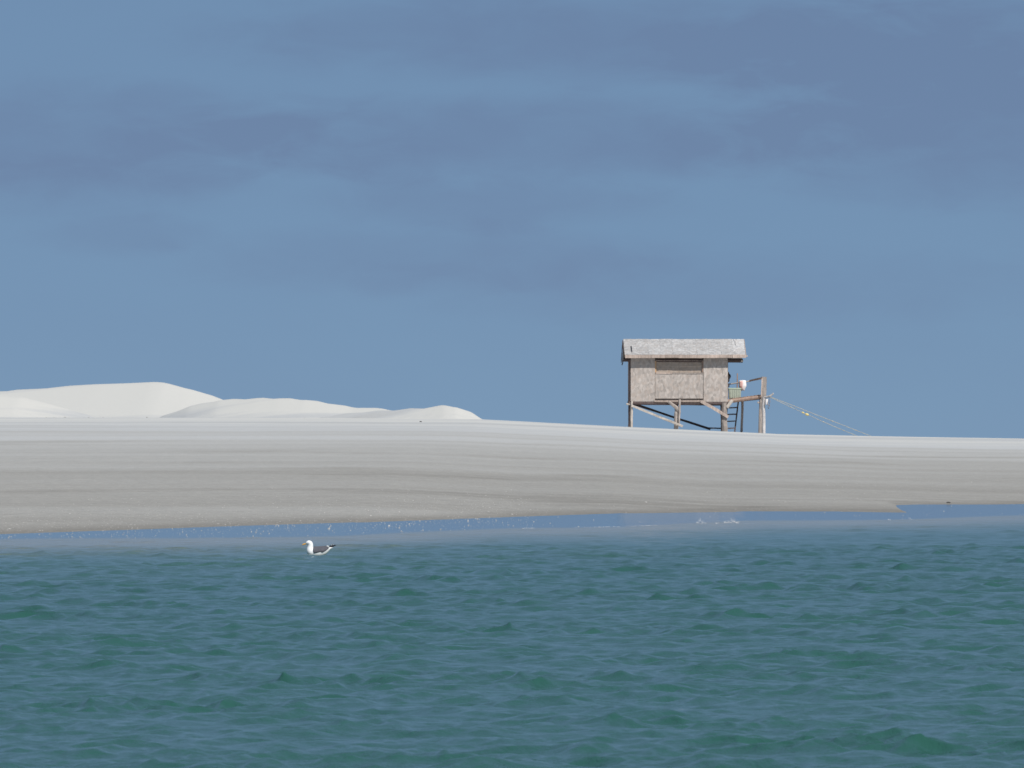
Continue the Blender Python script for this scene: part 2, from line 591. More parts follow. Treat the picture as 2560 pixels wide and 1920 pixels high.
gy = spaced((-3000, 60, 30), (60, 150, 60), (150, 262, 190), (262, 425, 150), (425, 445, 30), (445, 620, 150), (620, 900, 40), (900, 9000, 30))
gx_r = np.concatenate([np.linspace(0, 34, 200), 34 * np.geomspace(1.03, 260, 50)])
gx = np.concatenate([-gx_r[:0:-1], gx_r])
GX, GY = np.meshgrid(gx, gy)
GZ = ground_z(GX, GY)
MAT['sand'] = mat_sand()
ground = grid_mesh('sand_beach', GX, GY, GZ, MAT['sand'])
tag(ground, 'pale sand beach rising to white dunes', None, None, 'structure')
sdist = GY - sand_edge(GX)
tt = np.clip((GY - inner_edge(GX)) / (YC - inner_edge(GX)), 0, 1)
base_z = np.interp(GX, CREST[:, 0], CREST[:, 1])
dune_up = smooth(0.0, 1.3, GZ - base_z * 1.0 - 0.02) * (GY > 430)
dry = 0.13 + 0.10 * smooth(0.0, 0.05, tt) + 0.16 * smooth(0.05, 0.45, tt) + 0.47 * smooth(0.25, 0.9, tt)
dry = np.where(dune_up > 0, np.maximum(dry, 0.78 + 0.32 * dune_up), dry)
dry = dry - 0.14 * (1 - smooth(0, 6, sdist))
a_ = ground.data.attributes.new('dry', 'FLOAT', 'POINT')
a_.data.foreach_set('value', dry.ravel().astype(np.float32))

# ------------------------------------------------------------------ water
COMPS = []
for i in range(80):
    L = 0.15 * (1.5 / 0.15) ** (i / 79.0)
    th = math.radians(212 + rng.normal() * 62)         # chop running towards the boat and to the left
    th = th if i % 5 else rng.uniform(0, 2 * math.pi)
    sl = 0.034 * (0.8 if L > 0.9 else 1.0) * rng.uniform(0.6, 1.4)
    COMPS.append((math.sin(th), math.cos(th), 2 * math.pi / L, sl * L / (2 * math.pi), rng.uniform(0, 6.28), L))
GROUP = [(math.cos(a) * 2 * math.pi / L, math.sin(a) * 2 * math.pi / L, 0.5, rng.uniform(0, 6.28)) for L, a in ((2.2, 0.3), (3.1, 1.0), (4.3, 2.2), (6.0, 0.7), (9.0, 2.6))]


def film_z(x, y):
    b = surf_edge(x)
    return FILM * np.clip(y - b, 0, 40)


def water_waves(x, y):
    dx = np.zeros_like(x); dy = np.zeros_like(x); z = np.zeros_like(x)
    d = np.maximum(np.hypot(x, y), 1)
    space = np.where(d < 150, 0.0010, 0.0022) * d
    b = y - surf_edge(x)
    amp = 0.55 + 0.45 * smooth(2, -70, b) ** 0.7
    amp = amp * (1 - smooth(-2.0, 0.5, b)) * (1 - smooth(0.10, 0.3, np.abs(x) / d))
    gw = np.clip(waves_noise(x, y, GROUP), -1.2, 2.2)
    gr = 0.84 + 0.22 * gw + 0.20 * np.maximum(gw - 0.35, 0) ** 1.5
    amp = amp * gr
    for (sx, sy, k, a, p, L) in COMPS:
        f = np.clip(L / (2.2 * space) - 0.6, 0, 1) * amp
        ph = k * (sx * x + sy * y) + p
        z += a * f * np.cos(ph)
        q = 1.25 * a * f * np.sin(ph)
        dx -= sx * q; dy -= sy * q
    return dx, dy, z


def mat_water():
    m, t, b = new_mat('green_sea_water')
    g = t.nodes.new('ShaderNodeNewGeometry')
    pos = g.outputs['Position']
    at = t.nodes.new('ShaderNodeAttribute'); at.attribute_name = 'shallow'
    fi = t.nodes.new('ShaderNodeAttribute'); fi.attribute_name = 'film'
    n1 = noise_node(t, mapping(t, pos, (0.35, 0.10, 0.3)), 1.0, 4, 0.6)
    sh = M(t, 'ADD', at.outputs['Fac'], M(t, 'MULTIPLY', M(t, 'SUBTRACT', n1, 0.5), 0.25))
    c = ramp_node(t, sh, [(0.0, (0.021, 0.080, 0.062)), (0.35, (0.038, 0.098, 0.079)), (0.7, (0.125, 0.155, 0.125)), (1.0, (0.23, 0.225, 0.185))])
    c = mixc(t, fi.outputs['Fac'], c, (0.085, 0.125, 0.145))  # bluish base brightens the strip, sky reflection partly painted into the colour
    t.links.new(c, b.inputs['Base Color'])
    b.inputs['IOR'].default_value = 1.33
    b.inputs['Specular IOR Level'].default_value = 0.5
    t.links.new(M(t, 'SUBTRACT', 0.14, M(t, 'MULTIPLY', fi.outputs['Fac'], 0.05)), b.inputs['Roughness'])
    r1 = noise_node(t, mapping(t, pos, (5.5, 3.0, 3)), 1.0, 4, 0.65, 0.6)
    r2 = noise_node(t, mapping(t, pos, (16, 9.0, 6)), 1.0, 3, 0.6, 0.3)
    h = M(t, 'ADD', M(t, 'MULTIPLY', r1, 0.7), M(t, 'MULTIPLY', r2, 0.3))
    bn = t.nodes.new('ShaderNodeBump')
    bn.inputs['Distance'].default_value = 0.045
    t.links.new(M(t, 'SUBTRACT', 0.75, M(t, 'MULTIPLY', fi.outputs['Fac'], 0.74)), bn.inputs['Strength'])
    t.links.new(h, bn.inputs['Height'])
    t.links.new(bn.outputs[0], b.inputs['Normal'])
    return m


rows = [30.0, 34.0, 38.0, 41.0, 43.5]
while rows[-1] < 232:
    rows.append(rows[-1] * (1.0010 if rows[-1] < 150 else 1.0022))
rows = np.array([-3000, -1500, -700, -300, -120, -40, -5, 10, 20] + rows + [236, 242, 250, 260, 275, 300]) if isinstance(rows, list) else rows
ang = np.concatenate([np.linspace(0, 0.078, 340), np.array([0.086, 0.092, 0.1, 0.115, 0.14, 0.18, 0.24, 0.32, 0.45, 0.7, 1.1, 2, 4, 9])])
ang = np.concatenate([-ang[:0:-1], ang])
RW = np.maximum(rows, 30.0)
WX = RW[:, None] * ang[None, :]
far_rows = (rows < 29.0)
wide = np.where(np.abs(ang) > 0.09, 1.0, 1.0)
WX[far_rows, :] = np.sign(ang)[None, :] * np.abs(30.0 * ang)[None, :] * np.where(np.abs(ang) > 0.3, 8, 1)[None, :]
WY = np.repeat(rows[:, None], len(ang), axis=1)
ddx, ddy, wz = water_waves(WX, WY)
keep = ~far_rows
wz[far_rows] = 0; ddx[far_rows] = 0; ddy[far_rows] = 0
MAT['water'] = mat_water()
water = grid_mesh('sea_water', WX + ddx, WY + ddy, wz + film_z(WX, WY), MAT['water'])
tag(water, 'choppy green shallow sea with a calm blue strip along the beach', None, None, 'structure')
bb = WY - surf_edge(WX)
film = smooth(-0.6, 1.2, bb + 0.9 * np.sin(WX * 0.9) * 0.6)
shallow = smooth(-65, -20, bb) * 0.45 + smooth(-30, -4, bb) * 0.55
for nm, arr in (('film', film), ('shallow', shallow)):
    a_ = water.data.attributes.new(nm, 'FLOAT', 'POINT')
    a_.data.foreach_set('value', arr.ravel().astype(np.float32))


def stuff_cluster(name, pts, sizes, mat, label, flat=0.45, parent=None):
    """many tiny faceted bits in one mesh"""
    base = np.array([(1, 0, 0), (0.3, 0.95, 0), (-0.8, 0.6, 0), (-0.8, -0.6, 0), (0.3, -0.95, 0), (0, 0, 1), (0, 0, -0.6)])
    fc = np.array([(0, 1, 5), (1, 2, 5), (2, 3, 5), (3, 4, 5), (4, 0, 5), (1, 0, 6), (2, 1, 6), (3, 2, 6), (4, 3, 6), (0, 4, 6)])
    n = len(pts)
    a = rng.uniform(0, 6.28, n)
    ca, sa_ = np.cos(a), np.sin(a)
    B = np.repeat(base[None], n, 0) * rng.uniform(0.6, 1.2, (n, 7, 1))
    X = (B[:, :, 0] * ca[:, None] - B[:, :, 1] * 0.75 * sa_[:, None]) * sizes[:, None]
    Y = (B[:, :, 0] * sa_[:, None] + B[:, :, 1] * 0.75 * ca[:, None]) * sizes[:, None]
    Z = B[:, :, 2] * flat * sizes[:, None]
    V = np.stack([X, Y, Z], -1) + np.asarray(pts)[:, None, :]
    Fq = (fc[None] + (np.arange(n) * 7)[:, None, None]).reshape(-1, 3)
    o = add(name, V.reshape(-1, 3).tolist(), Fq.tolist(), mat, parent)
    return tag(o, label, None, None, 'stuff')


# shell grit along the tide line, thickest on the left
n = 5200
sx = np.concatenate([rng.uniform(-14, 0.5, 4200), rng.uniform(0, 24, 1000)])
ss = np.where(np.arange(n) < 4200, rng.normal(4, 11, n), rng.normal(10, 18, n))
sy = sand_edge(sx) + ss
ok = (sy > surf_edge(sx) + 0.5)
sx, sy = sx[ok], sy[ok]
sz = np.maximum(ground_z(sx, sy), film_z(sx, sy)) + 0.004
size = rng.gamma(1.3, 0.004, len(sx)) + 0.004
stuff_cluster('shell_fragments', np.stack([sx, sy, sz], -1), size, MAT['shell'], 'white shell grit scattered along the tide line')

# foam along the seaward lip of the calm strip and two small splashes
fx, fy, fz, fs = [], [], [], []
for k in range(520):
    x = rng.uniform(0.1, 3.2)
    if mnoise.noise((x * 2.2, 3.3, 0)) + 0.5 * mnoise.noise((x * 9, 1.3, 0)) < 0.05: continue
    fx.append(x); fy.append(float(surf_edge(x)) + rng.normal(0.4, 0.35)); fz.append(0.002); fs.append(rng.uniform(0.003, 0.010))
for (px, py, wdt, hgt, cnt) in ((1752, 1308, 0.10, 0.13, 60), (1829, 1307, 0.16, 0.10, 110), (1795, 1309, 0.05, 0.07, 14), (2222, 1300, 0.03, 0.05, 12), (2276, 1298, 0.03, 0.04, 10)):
    d = EYE * F / (py - HOR)
    cx = (px - 1280) / F * d
    for k in range(cnt):
        u = rng.uniform(-1, 1)
        fx.append(cx + u * wdt); fy.append(d + rng.normal(0, 0.6)); fz.append(abs(rng.normal(0, 1)) * hgt * 0.5 * (1 - abs(u) * 0.7)); fs.append(rng.uniform(0.004, 0.011))
stuff_cluster('foam', np.stack([fx, fy, fz], -1), np.array(fs), MAT['cloth'], 'white foam flecks where ripples break at the calm strip', 0.7)

# dry wrack at the foot of the dunes
wx = np.concatenate([rng.normal(-22.0, 1.6, 240), rng.normal(-18.6, 0.3, 40), rng.normal(-7.2, 2.4, 120)])
wy = rng.uniform(430, 474, len(wx))
wzz = ground_z(wx, wy) + 0.01
stuff_cluster('dry_wrack', np.stack([wx, wy, wzz], -1), rng.uniform(0.03, 0.09, len(wx)), MAT['wrack'], 'thin line of dry wrack at the foot of the dunes', 0.5)


def stone(px, py, d, r, label, flat=0.6, seed=1):
    x = (px - 1280) / F * d
    z = float(max(ground_z(x, d), film_z(np.array(x), np.array(d))))
    bm = bmesh.new()
    bmesh.ops.create_icosphere(bm, subdivisions=2, radius=r)
    for v in bm.verts:
        k = 1 + 0.35 * mnoise.noise(v.co / r * 1.1 + Vector((seed * 7.1, 0, 0)))
        v.co = Vector((v.co.x * 1.25 * k, v.co.y * k, v.co.z * flat * k))
    me = bpy.data.meshes.new('stone'); bm.to_mesh(me); bm.free()
    me.materials.append(MAT['stone'])
    o = bpy.data.objects.new('stone', me); COL.objects.link(o)
    o.location = (x, d, z + r * flat * 0.55)
    tag(o, label, 'stone')


def row_dist(px, py):
    """distance at which the sand surface is seen at photo pixel (px, py)"""
    ys = np.linspace(150, 424, 1400)
    zz = np.maximum(ground_z((px - 1280) / F * ys, ys), film_z((px - 1280) / F * ys, ys))
    rowv = HOR - (zz - EYE) * F / ys
    k = np.argmin(np.abs(rowv - py))
    return float(ys[k])


stone(2371, 1258, row_dist(2371, 1258), 0.045, 'small dark stone on the water edge at far right', seed=2)
stone(1052, 1053, row_dist(1052, 1055), 0.05, 'small dark stone below the low right dune', seed=5)

# ------------------------------------------------------------------ the hut on stilts
YH = 430.0
K = F / YH
X0 = (1698 - 1280) / K
THETA = math.radians(1.5)
gz0 = float(ground_z(X0, YH))
hut = empty('stilt_hut', (X0, YH, gz0), THETA)
tag(hut, 'weathered board hut standing on wooden stilts on the sand crest', 'hut')


def hp(px, py, dy=0.0):
    """hut-local point that stands dy metres behind the front wall plane, from its place in the photo"""
    return Vector(((px - 1698) / K + dy * (math.tan(THETA) + (px - 1280) / F), dy, (HOR - py) / K + EYE - gz0 + (HOR - py) / F * dy))


def raw(px, py, dy=0.0):
    return Vector(((px - 1698) / K, dy, (HOR - py) / K + EYE - gz0))


XL, XR = raw(1577, 0).x, raw(1819.5, 0).x
ZF, ZT = raw(0, 1004).z, raw(0, 893).z           # floor and eaves height of the walls
D = 3.0
fw = add('front_wall', *(lambda a, b, c, d_, y0, y1: ([(a, y0, c), (b, y0, c), (b, y0, d_), (a, y0, d_), (a, y1, c), (b, y1, c), (b, y1, d_), (a, y1, d_)],
         [(0, 1, 2, 3), (5, 4, 7, 6), (4, 0, 3, 7), (1, 5, 6, 2), (3, 2, 6, 7), (4, 5, 1, 0)]))(XL + 0.03, XR - 0.03, ZF + 0.02, ZT + 0.12, 0.10, 0.15), MAT['shutter'], hut)
xa, xb = raw(1637.5, 0).x, raw(1758.7, 0).x
Zs0, Zs1 = raw(0, 934.5).z, raw(0, 996.5).z


def sheet(nm, x0, x1, z0, z1, y, mat, seed, par, thick=0.018, nu=6, nv=6):
    return slab(nm, [(x0, y, z0), (x1, y, z0), (x1, y, z1), (x0, y, z1)], thick, (0, -1, 0), mat, par, seed, 0.006, 0.002, nu, nv, 0.006)


sheet('wall_sheet', XL - 0.01, xa, ZF, ZT + 0.10, -0.012, MAT['wall_board'], 1, fw)
sheet('wall_sheet', xb, XR + 0.005, ZF - 0.01, ZT + 0.10, -0.012, MAT['wall_board'], 2, fw)
sheet('wall_sheet', xa + 0.006, xb - 0.006, Zs1, Zs0, 0.025, MAT['wall_board'], 3, fw)
# framing studs behind the side sheets
for i, x in enumerate((XL + 0.05, xa - 0.05, xb + 0.05, XR - 0.05)):
    board('stud', (x, 0.055, ZF), (x, 0.055, ZT + 0.1), 0.08, 0.08, MAT['grey_wood'], fw, 40 + i)
# boarded window: shutter set back in the opening with sill, jambs and head
sh = empty('window', (0, 0, 0)); sh.parent = hut
Zw0, Zw1 = raw(0, 934.5).z, raw(0, 902.5).z
bxs = np.linspace(xa + 0.04, xb - 0.04, 3)
for i in range(2):
    sheet('shutter_board', bxs[i], bxs[i + 1], Zw0 + 0.05, Zw1, 0.085, MAT['shutter'], 60 + i, sh, 0.015)
xm = xa + (xb - xa) * 0.36
board('sill', (xa + 0.02, 0.045, Zw0 + 0.035), (xm, 0.045, Zw0 + 0.035), 0.075, 0.09, MAT['trim'], sh, 5)
board('sill', (xm + 0.006, 0.05, Zw0 + 0.03), (xb - 0.02, 0.05, Zw0 + 0.03), 0.07, 0.09, MAT['grey_wood'], sh, 15)
board('jamb', (xa + 0.02, 0.04, Zw0 + 0.08), (xa + 0.02, 0.04, Zw1), 0.04, 0.09, MAT['lit_orange'], sh, 6)
board('jamb', (xb - 0.02, 0.03, Zw0 + 0.08), (xb - 0.02, 0.03, Zw1), 0.05, 0.10, MAT['brown_wood'], sh, 7)  # darker brown carries the shade on this side of the recess
board('head', (xa + 0.02, 0.05, Zw1 + 0.03), (xb - 0.02, 0.05, Zw1 + 0.03), 0.05, 0.08, MAT['trim'], sh, 8)
# other walls: vertical boards
for nm, x in (('left_wall', XL), ('right_wall', XR)):
    wl = slab(nm, [(x, D, ZF), (x, 0.17, ZF), (x, 0.17, ZT), (x, D, ZT)] if nm == 'left_wall' else [(x, 0.17, ZF), (x, D, ZF), (x, D, ZT), (x, 0.17, ZT)],
              0.02, (-1, 0, 0) if nm == 'left_wall' else (1, 0, 0), MAT['shutter'], hut, 3)
    sgn = -1 if nm == 'left_wall' else 1
    for i in range(14):
        y0 = 0.12 + i * (D - 0.12) / 14
        y1 = y0 + (D - 0.12) / 14
        xx = x + sgn * 0.022
        pts = [(xx, y0, ZF - 0.02), (xx, y1, ZF - 0.02), (xx, y1, ZT + 0.05), (xx, y0, ZT + 0.05)]
        if sgn < 0: pts = [pts[1], pts[0], pts[3], pts[2]]
        slab('wall_plank', pts, 0.018, (sgn, 0, 0), MAT['brown_wood'], wl, i, 0.004, 0.003, 1, 3, 0.003)
slab('back_wall', [(XR, D, ZF), (XL, D, ZF), (XL, D, ZT + .1), (XR, D, ZT + .1)], 0.02, (0, 1, 0), MAT['shutter'], hut, 4)
# gables
ZR = raw(0, 847).z - 0.04
for x, s_ in ((XL + 0.01, -1), (XR - 0.01, 1)):
    v = [(x, 0.12, ZT), (x, D, ZT), (x, D / 2, ZR - 0.05), (x + 0.02 * -s_, 0.12, ZT), (x + 0.02 * -s_, D, ZT), (x + 0.02 * -s_, D / 2, ZR - 0.05)]
    add('gable', v, [(0, 1, 2), (5, 4, 3), (0, 3, 4, 1), (1, 4, 5, 2), (2, 5, 3, 0)], MAT['brown_wood'], hut)

# roof
OV = 0.36
roof = empty('roof', (0, 0, 0)); roof.parent = hut
RXL, RXR = raw(1561.0, 0).x, raw(1863.5, 0).x
ZE = raw(0, 888).z
ZR2 = raw(0, 847).z
ncol = 10
nf = Vector((0, -(ZR2 - ZE), (D / 2 + OV))).normalized()
dn = Vector((0, -(D / 2 + OV), -(ZR2 - ZE)))


def roofpt(x, t, lift=0.0):
    return Vector((x, D / 2, ZR2)) + dn * t + nf * lift


rx = np.linspace(RXL, RXR, ncol + 1)
for i in range(ncol):
    top = random.uniform(-0.012, 0.006)
    c = [roofpt(rx[i], 0.80), roofpt(rx[i + 1], 0.80), roofpt(rx[i + 1], top), roofpt(rx[i], top)]
    slab('roof_sheet', c, 0.016, nf, MAT['roof_board'], roof, 100 + i, 0.003, 0.0005, 4, 6, 0.010)
for i in range(5):
    a, b_ = rx[i * 2], rx[i * 2 + 2]
    c = [roofpt(a, 1.0, 0.02), roofpt(b_, 1.0, 0.02), roofpt(b_, 0.785, 0.022), roofpt(a, 0.785, 0.022)]
    slab('roof_edge_sheet', c, 0.016, nf, MAT['roof_board'], roof, 130 + i, 0.008, 0.0005, 8, 3, 0.012)
    roof.children[-1].data.materials[0] = MAT['roof_edge']
slab('back_slope', [(RXL, D + OV, ZE - 0.28), (RXL, D / 2, ZR2 - 0.02), (RXR, D / 2, ZR2 - 0.02), (RXR, D + OV, ZE - 0.28)][::-1], 0.02,
     (0, (ZR2 - ZE), (D / 2 + OV)), MAT['roof_board'], roof, 9)
for i in range(9):
    a, b_ = np.linspace(RXL + 0.02, RXR + 0.01, 10)[i:i + 2]
    zz = raw(0, 891.0).z + random.uniform(-0.008, 0.008)
    board('fascia_board', (a + 0.004, -OV - 0.02, zz), (b_ - 0.004, -OV - 0.02, zz), 0.16, 0.03, MAT['trim'], roof, 150 + i)
for i in range(ncol + 1):
    x = rx[i] + (0.05 if i == 0 else -0.05 if i == ncol else 0)
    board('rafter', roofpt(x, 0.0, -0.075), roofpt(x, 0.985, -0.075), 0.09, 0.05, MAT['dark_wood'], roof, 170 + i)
# rakes at both ends, the left one dark and hanging below the eave
board('barge_board', (RXL - 0.03, D / 2, ZR2 - 0.13), (RXL - 0.03, D + OV, ZE - 0.28), 0.20, 0.03, MAT['dark_wood'], roof, 190)
board('barge_board', (RXL - 0.035, D / 2 - 0.02, ZR2 - 0.12), (RXL - 0.035, 0.25, ZE + 0.12), 0.12, 0.025, MAT['dark_wood'], roof, 191)
board('barge_board', (RXR + 0.02, D / 2, ZR2 - 0.06), (RXR + 0.02, -OV, ZE - 0.05), 0.13, 0.025, MAT['trim'], roof, 192)
board('rake_strut', hp(1558, 901, 1.6), hp(1555, 913, 1.6), 0.045, 0.05, MAT['dark_wood'], roof, 193)
board('eave_stub', hp(1863, 890.5, -0.28), hp(1869, 889.5, -0.28), 0.07, 0.06, MAT['trim'], roof, 194)
# wall plate logs that run out under the eaves
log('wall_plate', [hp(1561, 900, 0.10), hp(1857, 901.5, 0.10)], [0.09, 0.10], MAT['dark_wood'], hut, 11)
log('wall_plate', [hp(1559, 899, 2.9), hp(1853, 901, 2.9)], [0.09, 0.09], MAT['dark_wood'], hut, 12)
log('purlin_end', [hp(1853, 901.5, 0.02), hp(1858, 902.5, 0.0)], [0.055, 0.05], MAT['pale_wood'], hut, 13)  # pale stub carries the sunlit end of the dark wall plate
# slot and patch on the roof near the left end
def roof_mark(px, py0, py1, wd, mat, nm, seed):
    x = raw(px, 0).x
    t0, t1 = (py0 - 847) / 41.0, (py1 - 847) / 41.0
    d0 = roofpt(x, t0, 0.028); d1 = roofpt(x + 0.01, t1, 0.028)
    return board(nm, d0, d1, 0.02, wd, mat, roof, seed)
roof_mark(1579, 866, 882, 0.045, MAT['black'], 'roof_slit', 201)
roof_mark(1841.5, 854, 863, 0.035, MAT['white_wood'], 'roof_strip', 202)
for sx_ in (-1, 1):
    p0 = roofpt(raw(1841.5, 0).x, (854 - 847) / 41.0, 0.027); p1 = roofpt(raw(1841.5 + sx_ * 3.5, 0).x, 0.03, 0.027)
    board('roof_strip', p0, p1, 0.02, 0.035, MAT['white_wood'], roof, 203 + sx_)

# floor frame
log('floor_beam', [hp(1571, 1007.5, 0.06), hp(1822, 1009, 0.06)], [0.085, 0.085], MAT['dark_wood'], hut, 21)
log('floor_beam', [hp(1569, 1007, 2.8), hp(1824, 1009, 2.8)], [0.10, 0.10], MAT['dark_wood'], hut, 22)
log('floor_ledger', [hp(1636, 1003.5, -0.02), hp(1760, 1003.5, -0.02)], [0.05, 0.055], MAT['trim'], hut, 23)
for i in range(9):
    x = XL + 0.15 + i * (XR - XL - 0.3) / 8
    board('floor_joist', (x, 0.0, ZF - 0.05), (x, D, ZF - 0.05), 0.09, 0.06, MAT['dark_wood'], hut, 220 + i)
slab('floor', [(XL, 0, ZF - 0.002), (XR, 0, ZF - 0.002), (XR, D, ZF - 0.002), (XL, D, ZF - 0.002)], 0.03, (0, 0, 1), MAT['grey_wood'], hut, 12, warp=0.0)
# stilts, sunk in the sand
G = -0.55
def down(p): return Vector((p.x, p.y, G))
log('post', [down(hp(1574.5, 1080, 0.12)), hp(1574.5, 1030, 0.12), hp(1575.5, 896, 0.12)], [0.10, 0.085, 0.075], MAT['dark_wood'], hut, 31)
log('post', [down(hp(1578, 1080, 0.0)), hp(1579.5, 1030, 0.0), hp(1580, 1003.0, -0.03)], [0.055, 0.06, 0.055], MAT['pale_wood'], hut, 32)  # pale pole stands in for the sunlit right side of the dark post
log('post', [down(hp(1690, 1080, 0.10)), hp(1690.5, 1050, 0.10), hp(1693, 1020, 0.06)], [0.13, 0.115, 0.10], MAT['grey_wood'], hut, 33)
log('fork', [hp(1698, 1026, 0.02), hp(1671, 1003.5, -0.10)], [0.115, 0.075], MAT['grey_wood'], hut, 34)
log('pole', [hp(1697.5, 1066, -0.08), hp(1699, 1030, -0.10), hp(1699, 998.5, -0.08)], [0.035, 0.055, 0.05], MAT['grey_wood'], hut, 35)
log('post', [down(hp(1812, 1080, 0.08)), hp(1811, 1040, 0.08), hp(1811, 1006, 0.06)], [0.17, 0.155, 0.15], MAT['grey_wood'], hut, 36)
log('post', [down(hp(1806, 1080, 0.35)), hp(1806, 1010, 0.35)], [0.10, 0.10], MAT['dark_wood'], hut, 37)  # dark pole stands in for the shaded left half of the post
log('fork', [hp(1818, 1019, 0.0), hp(1831, 1000, -0.02)], [0.075, 0.085], MAT['pale_wood'], hut, 38)
for px in (1576, 1690, 1808):
    log('post', [down(hp(px, 1080, 2.75)), hp(px, 1008, 2.75)], [0.09, 0.09], MAT['dark_wood'], hut, int(px) % 97)
# braces
board('brace', hp(1579, 1013.5, -0.10), hp(1707, 1066, -0.15), 0.105, 0.05, MAT['pale_wood'], hut, 51, 0.012, 8)
board('brace', hp(1753, 1003.5, -0.10), hp(1820.5, 1042.5, -0.13), 0.15, 0.05, MAT['trim'], hut, 52, 0.012)
log('brace', [hp(1584, 1010, 2.7), hp(1690, 1045, 2.7), hp(1776, 1073, 2.7)], [0.07, 0.055, 0.06], MAT['dark_wood'], hut, 53)
log('brace', [hp(1772, 1070, 2.6), hp(1806, 1071, 2.6)], [0.035, 0.035], MAT['dark_wood'], hut, 54)
log('beam_end', [hp(1566, 1010.5, 0.0), hp(1581, 1010.5, 0.05)], [0.045, 0.05], MAT['pale_wood'], hut, 55)

# platform at the right end
deck_l, deck_r = hp(1819, 1003.5, 0.15), hp(1914, 990.5, 0.15)
log('deck_beam', [deck_l, deck_r], [0.10, 0.10], MAT['brown_wood'], hut, 61)
log('deck_beam', [hp(1822, 1004, 1.7), hp(1910, 994, 1.7)], [0.08, 0.08], MAT['dark_wood'], hut, 62)
for i in range(10):
    t = (i + 0.5) / 10
    a, b_ = hp(1823, 997.6, 0.1).lerp(hp(1912, 985.5, 0.1), t), hp(1823, 998.5, 1.75).lerp(hp(1909, 989, 1.75), t)
    board('deck_plank', a, b_, 0.025, 0.175, MAT['brown_wood'], hut, 240 + i)
log('deck_post', [down(hp(1900.5, 1085, 0.1)), hp(1901.5, 1040, 0.1), hp(1904, 997, 0.1)], [0.115, 0.10, 0.09], MAT['grey_wood'], hut, 63)
log('deck_post', [down(hp(1910, 1085, 0.02)), hp(1909.5, 1040, 0.02), hp(1909.5, 992, 0.02)], [0.10, 0.085, 0.085], MAT['white_wood'], hut, 64)
board('rail_post', hp(1909.5, 998, 0.05), hp(1911, 942, 0.05), 0.13, 0.24, MAT['grey_wood'], hut, 65, 0.01)
board('rail_post_cap', hp(1903.5, 992, -0.09), hp(1905.5, 946, -0.07), 0.04, 0.05, MAT['trim'], hut, 66, 0.006)
board('rail', hp(1875, 952, 0.95), hp(1913, 944, 0.2), 0.085, 0.10, MAT['brown_wood'], hut, 67, 0.01)
log('rail', [hp(1819, 961, 1.05), hp(1877, 952.5, 1.0)], [0.035, 0.03], MAT['grey_wood'], hut, 68)
board('rail_upright', hp(1843, 996, 1.62), hp(1843.5, 933.5, 1.62), 0.13, 0.05, MAT['brown_wood'], hut, 69)
log('deck_post', [down(hp(1854, 1080, 1.7)), hp(1856.5, 1000, 1.7)], [0.055, 0.065], MAT['grey_wood'], hut, 70)
log('rope_cleat', [hp(1911, 993, -0.05), hp(1925, 990.5, -0.15), hp(1934, 983.5, -0.2)], [0.05, 0.055, 0.045], MAT['white_wood'], hut, 71)
log('beam_end', [hp(1894, 1006, 0.0), hp(1898, 1007, 0.0)], [0.05, 0.045], MAT['grey_wood'], hut, 72)

# ------------------------------------------------------------------ things on and at the hut (top-level)
def wl_(v):
    """hut-local point to world"""
    return Matrix.Translation((X0, YH, gz0)) @ Matrix.Rotation(THETA, 4, 'Z') @ v


# ladder leaning at the platform, behind the right-hand stilt
lad0 = wl_(hp(1829, 1085, 1.25)); lad0.z = float(ground_z(lad0.x, lad0.y))
lad = empty('ladder', lad0, THETA)
tag(lad, 'dark wooden ladder leaning up to the platform behind the stilts', 'ladder')
def ll(px, py, dy): return wl_(hp(px, py, dy)) - lad0
for (a, b_) in (((1836, 1084, 1.0), (1846.5, 1001, 1.5)), ((1814, 1084, 1.0), (1819, 1002, 1.5))):
    board('side_rail', ll(*a), ll(*b_), 0.05, 0.06, MAT['dark_wood'], lad, int(a[0]))
for i, py in enumerate((1018.5, 1035.5, 1052.5, 1070)):
    dy = 1.5 - (py - 1002) / 82 * 0.5
    xr_ = 1836 + (1084 - py) / 83 * 10.5
    board('rung', ll(1816, py + 1, dy), ll(xr_, py, dy), 0.06, 0.05, MAT['dark_wood'], lad, 80 + i)

# green storage box on the platform
bz = hp(1837, 997, 0.9)
boxw = wl_(hp(1837, 996.2, 0.45))
gb = empty('storage_box', boxw, THETA)
tag(gb, 'faded green storage box standing on the platform beside the hut', 'box')
W2, H2, D2 = 15.5 / K, 24 / K, 0.22
bm = bmesh.new()
bmesh.ops.create_cube(bm, size=1)
for v in bm.verts:
    tp = 1.0 if v.co.z > 0 else 0.94
    v.co = Vector((v.co.x * 2 * W2 * tp, v.co.y * 2 * D2 * tp, (v.co.z + 0.5) * H2))
bmesh.ops.bevel(bm, geom=bm.edges[:], offset=0.02, segments=2, affect='EDGES')
me = bpy.data.meshes.new('body'); bm.to_mesh(me); bm.free(); me.materials.append(MAT['green'])
o = bpy.data.objects.new('body', me); COL.objects.link(o); o.parent = gb
bm = bmesh.new()
bmesh.ops.create_cube(bm, size=1)
for v in bm.verts:
    v.co = Vector((v.co.x * (2 * W2 + 0.04), v.co.y * (2 * D2 + 0.04), H2 - 0.03 + (v.co.z + 0.5) * 0.08))
bmesh.ops.bevel(bm, geom=bm.edges[:], offset=0.018, segments=2, affect='EDGES')
me = bpy.data.meshes.new('lid'); bm.to_mesh(me); bm.free(); me.materials.append(MAT['green_lid'])
o = bpy.data.objects.new('lid', me); COL.objects.link(o); o.parent = gb
